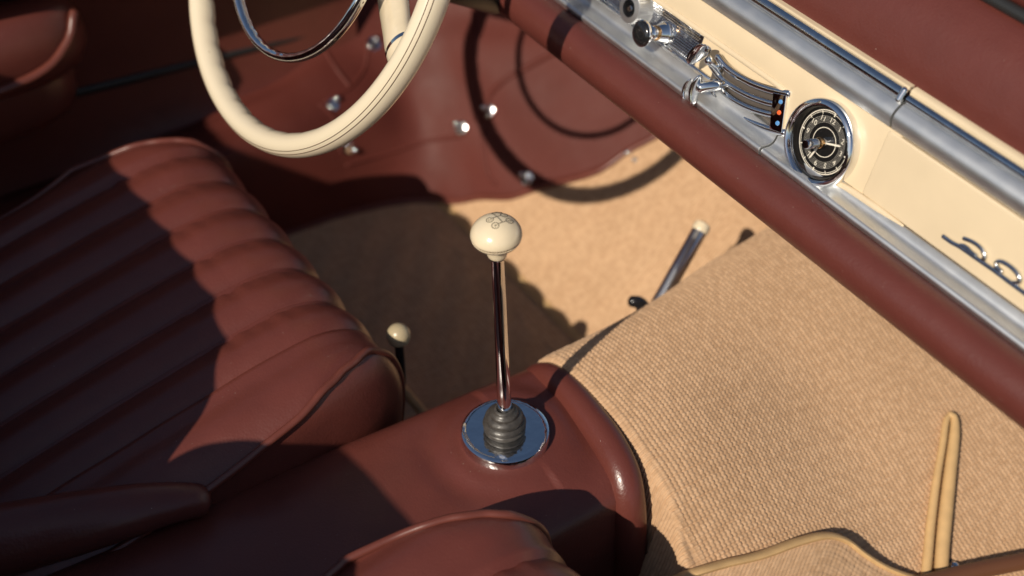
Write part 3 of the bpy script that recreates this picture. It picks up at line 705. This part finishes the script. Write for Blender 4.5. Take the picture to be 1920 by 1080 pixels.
# ------------------------------------------------------------------ switches left of the clock
def axis_at(px, py, o): return frame(face(px, py, o), FN, (1, 0, 0))
sk = thing('pull_knob', face(1248, 64, -.005), 'glossy black pull knob on chrome neck in the knurled plate', 'knob')
M = axis_at(1250, 61, -.0048)
lathe('collar', [(.0098, -.0005), (.0102, .0010), (.0100, .0040), (.0088, .0050), (.0070, .0110), (.0058, .0120), (.0058, .0100)], M, CHROME, sk, k=32)
lathe('rubber_ring', [(.0050, .0110), (.0066, .0118), (.0068, .0140), (.0060, .0150), (.004, .015)], M, BRASS, sk, k=28)
lathe('neck', [(.0040, .010), (.0060, .0150), (.0062, .0185), (.0045, .0200), (.0038, .0240), (.0052, .0265), (.008, .0278)], M, CHROME, sk, k=28)
kb_ = lathe('button', [(.0070, .0272), (.0108, .0278), (.0115, .0292), (.0112, .0308), (.0095, .0325), (.0055, .0338), (0, .0342)], M, BLACKP, sk, k=40)
lathe('rim_ring', [(.0112, .0276), (.0119, .0284), (.0119, .0300), (.0113, .0304)], M, CHROME, kb_, k=40)
rs = thing('ignition_switch', face(1200, 14, -.005), 'ribbed aluminium ignition switch with dark recessed centre', 'switch')
M = axis_at(1205, 15, -.0048)
V = []; Fs = []; kq = 96
lathe('body', [(.0150, -.0005), (.0152, .0030), (.0140, .0050), (.0138, .0150), (.0132, .0162), (.0082, .0168), (.0078, .0150)], M, ALU, rs, k=64)
for i in range(28):
    a = 2*math.pi*i/28; c, s_ = math.cos(a), math.sin(a)
    tube('rib', [M @ Vector((.0138*c, .0138*s_, .0052)), M @ Vector((.0138*c, .0138*s_, .0148))], .0006, ALU, rs, n=3, k=6, cap=False)
lathe('key_barrel', [(.0081, .0165), (.0075, .0172), (.0068, .0160), (.0066, .0120), (0, .0120)], M, BLACKP, rs, k=32)
lathe('key_slot', [(0, .0170), (.0030, .0165), (.0042, .0150), (.0045, .0120)], M, CHROME_W, rs, k=24)
ks = thing('round_knob', face(1110, -32, -.005), 'small chrome knob beside the ignition switch at the picture edge', 'knob')
M = axis_at(1118, -30, -.0048)
lathe('collar', [(.0090, -.0005), (.0092, .003), (.007, .006), (.005, .016)], M, CHROME, ks, k=28)
lathe('button', [(.0050, .015), (.0100, .0175), (.0108, .0195), (.0095, .022), (.005, .0235), (0, .0238)], M, BLACKP, ks, k=32)

# heater control: curved chrome grille with two paddles and three coloured dots
hc = thing('heater_control', face(1400, 190, -.006), 'curved chrome heater control with slots, two paddles and coloured dots', 'heater control')
OB = .0015
bars = [[(1346, 106), (1360, 124), (1382, 141), (1412, 157), (1446, 169), (1480, 176)],
        [(1334, 122), (1352, 146), (1376, 164), (1406, 180), (1436, 191), (1458, 196)],
        [(1340, 152), (1360, 175), (1384, 192), (1410, 204), (1436, 212), (1454, 216)],
        [(1332, 166), (1350, 190), (1375, 210), (1405, 227), (1438, 241), (1472, 249)]]
bk = [face(x, y, -.0055) for x, y in bars[0]]+[face(x, y, -.0055) for x, y in bars[3][::-1]]
mesh_py('back_plate', bk+[p+FN*.0025 for p in bk], [list(range(len(bk))), list(range(len(bk), 2*len(bk)))[::-1]]+[[i, (i+1) % len(bk), len(bk)+(i+1) % len(bk), len(bk)+i] for i in range(len(bk))], mat('slot_grey', (.12, .10, .085), .5, .4), hc, 20)
for L, r in zip(bars, (.0034, .0030, .0030, .0036)):
    tube('bar', [face(x, y, .0002) for x, y in L], r, CHROME, hc, n=50, k=14, ry=.0030, upv=FN)
ep = [(1457, 173), (1482, 178), (1473, 249), (1450, 241)]
Mi = frame(face(1461, 211, -.0015), FN, (1, 0, 0)); inv = Mi.inverted()
epl = prism('end_plate', [(inv @ face(x, y, -.0015)).xy for x, y in ep], Mi, .0050, CHROME, hc, bevel=.0006)
for (x, y), m_ in (((1464, 191), BLUE), ((1461, 211), ORANGE), ((1458, 231), BLUE)):
    lathe('dot', [(0, .0014), (.0014, .0012), (.0020, .0004), (.0021, -.0006)], frame(face(x, y, .0034), FN), m_, epl, k=18)
# paddles: a stem from the slot and a curved thumb blade
def paddle(root, tip, blade, parent):
    st = tube('stem', [face(*root, -.001), face(*tip, .012)], [.0030, .0042], CHROME, parent, n=10, k=14, ry=[.0022, .0034])
    G = []
    ctr = catmull([face(x, y, o) for x, y, o in blade], 18)
    for i, p in enumerate(ctr):
        v = i/17; hw = .0075*math.sin(math.pi*(.14+.72*v))**.6
        row = []
        for t in np.linspace(0, 2*np.pi, 14, endpoint=False):
            c, s_ = math.cos(t), math.sin(t)
            row.append(np.array(p)+np.array(FN)*(hw*c)+np.array(Vector((1, 0, 0)))*(.0021*s_)+np.array(FN)*0)
        G.append(row)
    G = np.array(G); V = G.reshape(-1, 3).tolist(); Fs = grid_faces(18, 14, cv=True).tolist()+[list(range(14)), list(range(17*14, 18*14))[::-1]]
    mesh_py('blade', V, Fs, CHROME, st, 60)
pad1 = props(tube('paddle', [face(1352, 140, -.001), face(1340, 122, .006), face(1328, 112, .012)], [.0032, .0036, .0042], CHROME, hc, n=14, k=14))
pad2 = tube('paddle', [face(1362, 158, -.001), face(1345, 160, .008), face(1325, 162, .015), face(1312, 164, .019)], [.0034, .0042, .0046, .0050], CHROME, hc, n=16, k=14)
def blade(parent, c, d_up, d_out, L, wv, th):
    """curved thumb blade: long axis d_up, width d_out"""
    d_up = Vector(d_up).normalized(); d_out = (Vector(d_out)-d_up*Vector(d_out).dot(d_up)).normalized(); nn = d_up.cross(d_out)
    nu_, nv_ = 16, 16; G = np.zeros((nu_, nv_, 3))
    for i in range(nu_):
        u_ = -1+2*i/(nu_-1); hw = wv*math.sqrt(max(.02, 1-u_*u_*.97)); cur = nn*(.004*u_*u_)
        for j in range(nv_):
            t = 2*math.pi*j/nv_
            G[i, j] = Vector(c)+d_up*(u_*L)+d_out*(hw*math.cos(t))+nn*(th*math.sqrt(max(.05, 1-u_*u_))*math.sin(t))+cur+d_out*(.003*u_*u_)
    V = G.reshape(-1, 3).tolist(); Fs = grid_faces(nu_, nv_, cv=True).tolist()+[list(range(nv_)), list(range((nu_-1)*nv_, nu_*nv_))[::-1]]
    return mesh_py('thumb_blade', V, Fs, CHROME, parent, 60)
blade(pad1, face(1313, 97, .015), FU*.9+Vector((.5, 0, 0)), FN+Vector((-.5, 0, 0)), .0135, .0085, .0024)
blade(pad2, face(1303, 165, .021), FU+Vector((-.10, 0, 0)), FN+Vector((.25, 0, 0)), .0140, .0075, .0034)
blade(pad2, face(1287, 165, .014), FU+Vector((-.10, 0, 0)), FN+Vector((.25, 0, 0)), .0105, .0052, .0028)

# ------------------------------------------------------------------ carpet details on the passenger side
def on_hump(L, o):
    out = []
    for x, y in L:
        l, n = hit(HB, x, y); out.append(l+n*o)
    return out
dart = thing('bound_carpet_dart', on_hump([(1750, 950)], 0)[0], 'narrow inverted V of tan bound edging rising on the passenger carpet', 'binding')
tube('binding', on_hump([(1728, 1100), (1734, 1040), (1740, 980), (1750, 905), (1762, 835), (1767, 800), (1772, 785), (1778, 784)], .0055), [.0048, .0048, .0046, .0044, .004, .0036, .0036, .003], BIND, dart, n=80, k=14)
tube('binding', on_hump([(1757, 1100), (1760, 1040), (1766, 975), (1774, 900), (1781, 840), (1784, 805), (1782, 786), (1774, 782)], .0062), [.0066, .0066, .0066, .0066, .0062, .0058, .0054, .0036], BIND, dart, n=80, k=14)
mt = thing('floor_mat', on_hump([(1500, 1060)], 0)[0], 'loose woven floor mat with wavy tan bound edge below the tunnel', 'floor mat')
edge = [(1240, 1105), (1290, 1084), (1350, 1067), (1420, 1053), (1490, 1033), (1540, 1026), (1575, 1032), (1610, 1052), (1650, 1072), (1700, 1090), (1760, 1104)]
hts = [.004, .005, .006, .008, .012, .015, .013, .009, .006, .005, .004]
E3 = [l+Vector((0, 0, h_)) for l, h_ in zip(on_hump(edge, .003), hts)]
tube('binding', E3, .0078, BIND, mt, n=110, k=12, ry=.0034)
ec = catmull(E3, 230); rowsM = []
for i in range(70):
    v = i/69; off = np.array([.055*v, -.10*v, 0]); r_ = ec+off
    for q in range(len(r_)):
        z0 = float(hump_z(np.array([r_[q, 0]]), np.array([max(r_[q, 1], -.02)]))[0])
        r_[q, 2] = z0+.003+(ec[q, 2]-float(hump_z(np.array([ec[q, 0]]), np.array([ec[q, 1]]))[0]))*(1-v)*1.0
    rowsM.append(r_)
Pm = np.array(rowsM); Wm, rvm = weave(Pm, .0042, .0046, .0021)
grid('mat_weave', Wm, CARPET, mt, attr=rvm, smooth=180)
st = thing('sill_trim', on_hump([(1860, 1075)], 0)[0], 'brown leather edge along the dark gap at the passenger sill', 'trim')
tube('edge_roll', [p+Vector((0, 0, .02)) for p in on_hump([(1700, 1128), (1770, 1108), (1840, 1092), (1920, 1076), (2000, 1060)], .004)], .008, mat('brown_leather', (.13, .05, .022), .5), st, n=40, k=14)
sb = on_hump([(1783, 1066)], .001)[0]
stud = thing('carpet_stud', sb, 'small dark metal stud in the carpet beside the bound dart', 'stud')
_, nn = hit(HB, 1783, 1066)
lathe('cap', [(.0055, -.001), (.006, .002), (.0055, .0055), (.0035, .008), (0, .0088)], frame(sb, nn), CHROME_W, stud, k=20)
lathe('washer', [(.0085, -.001), (.0085, .0012), (.005, .0022)], frame(sb, nn), BLACK, stud, k=20)
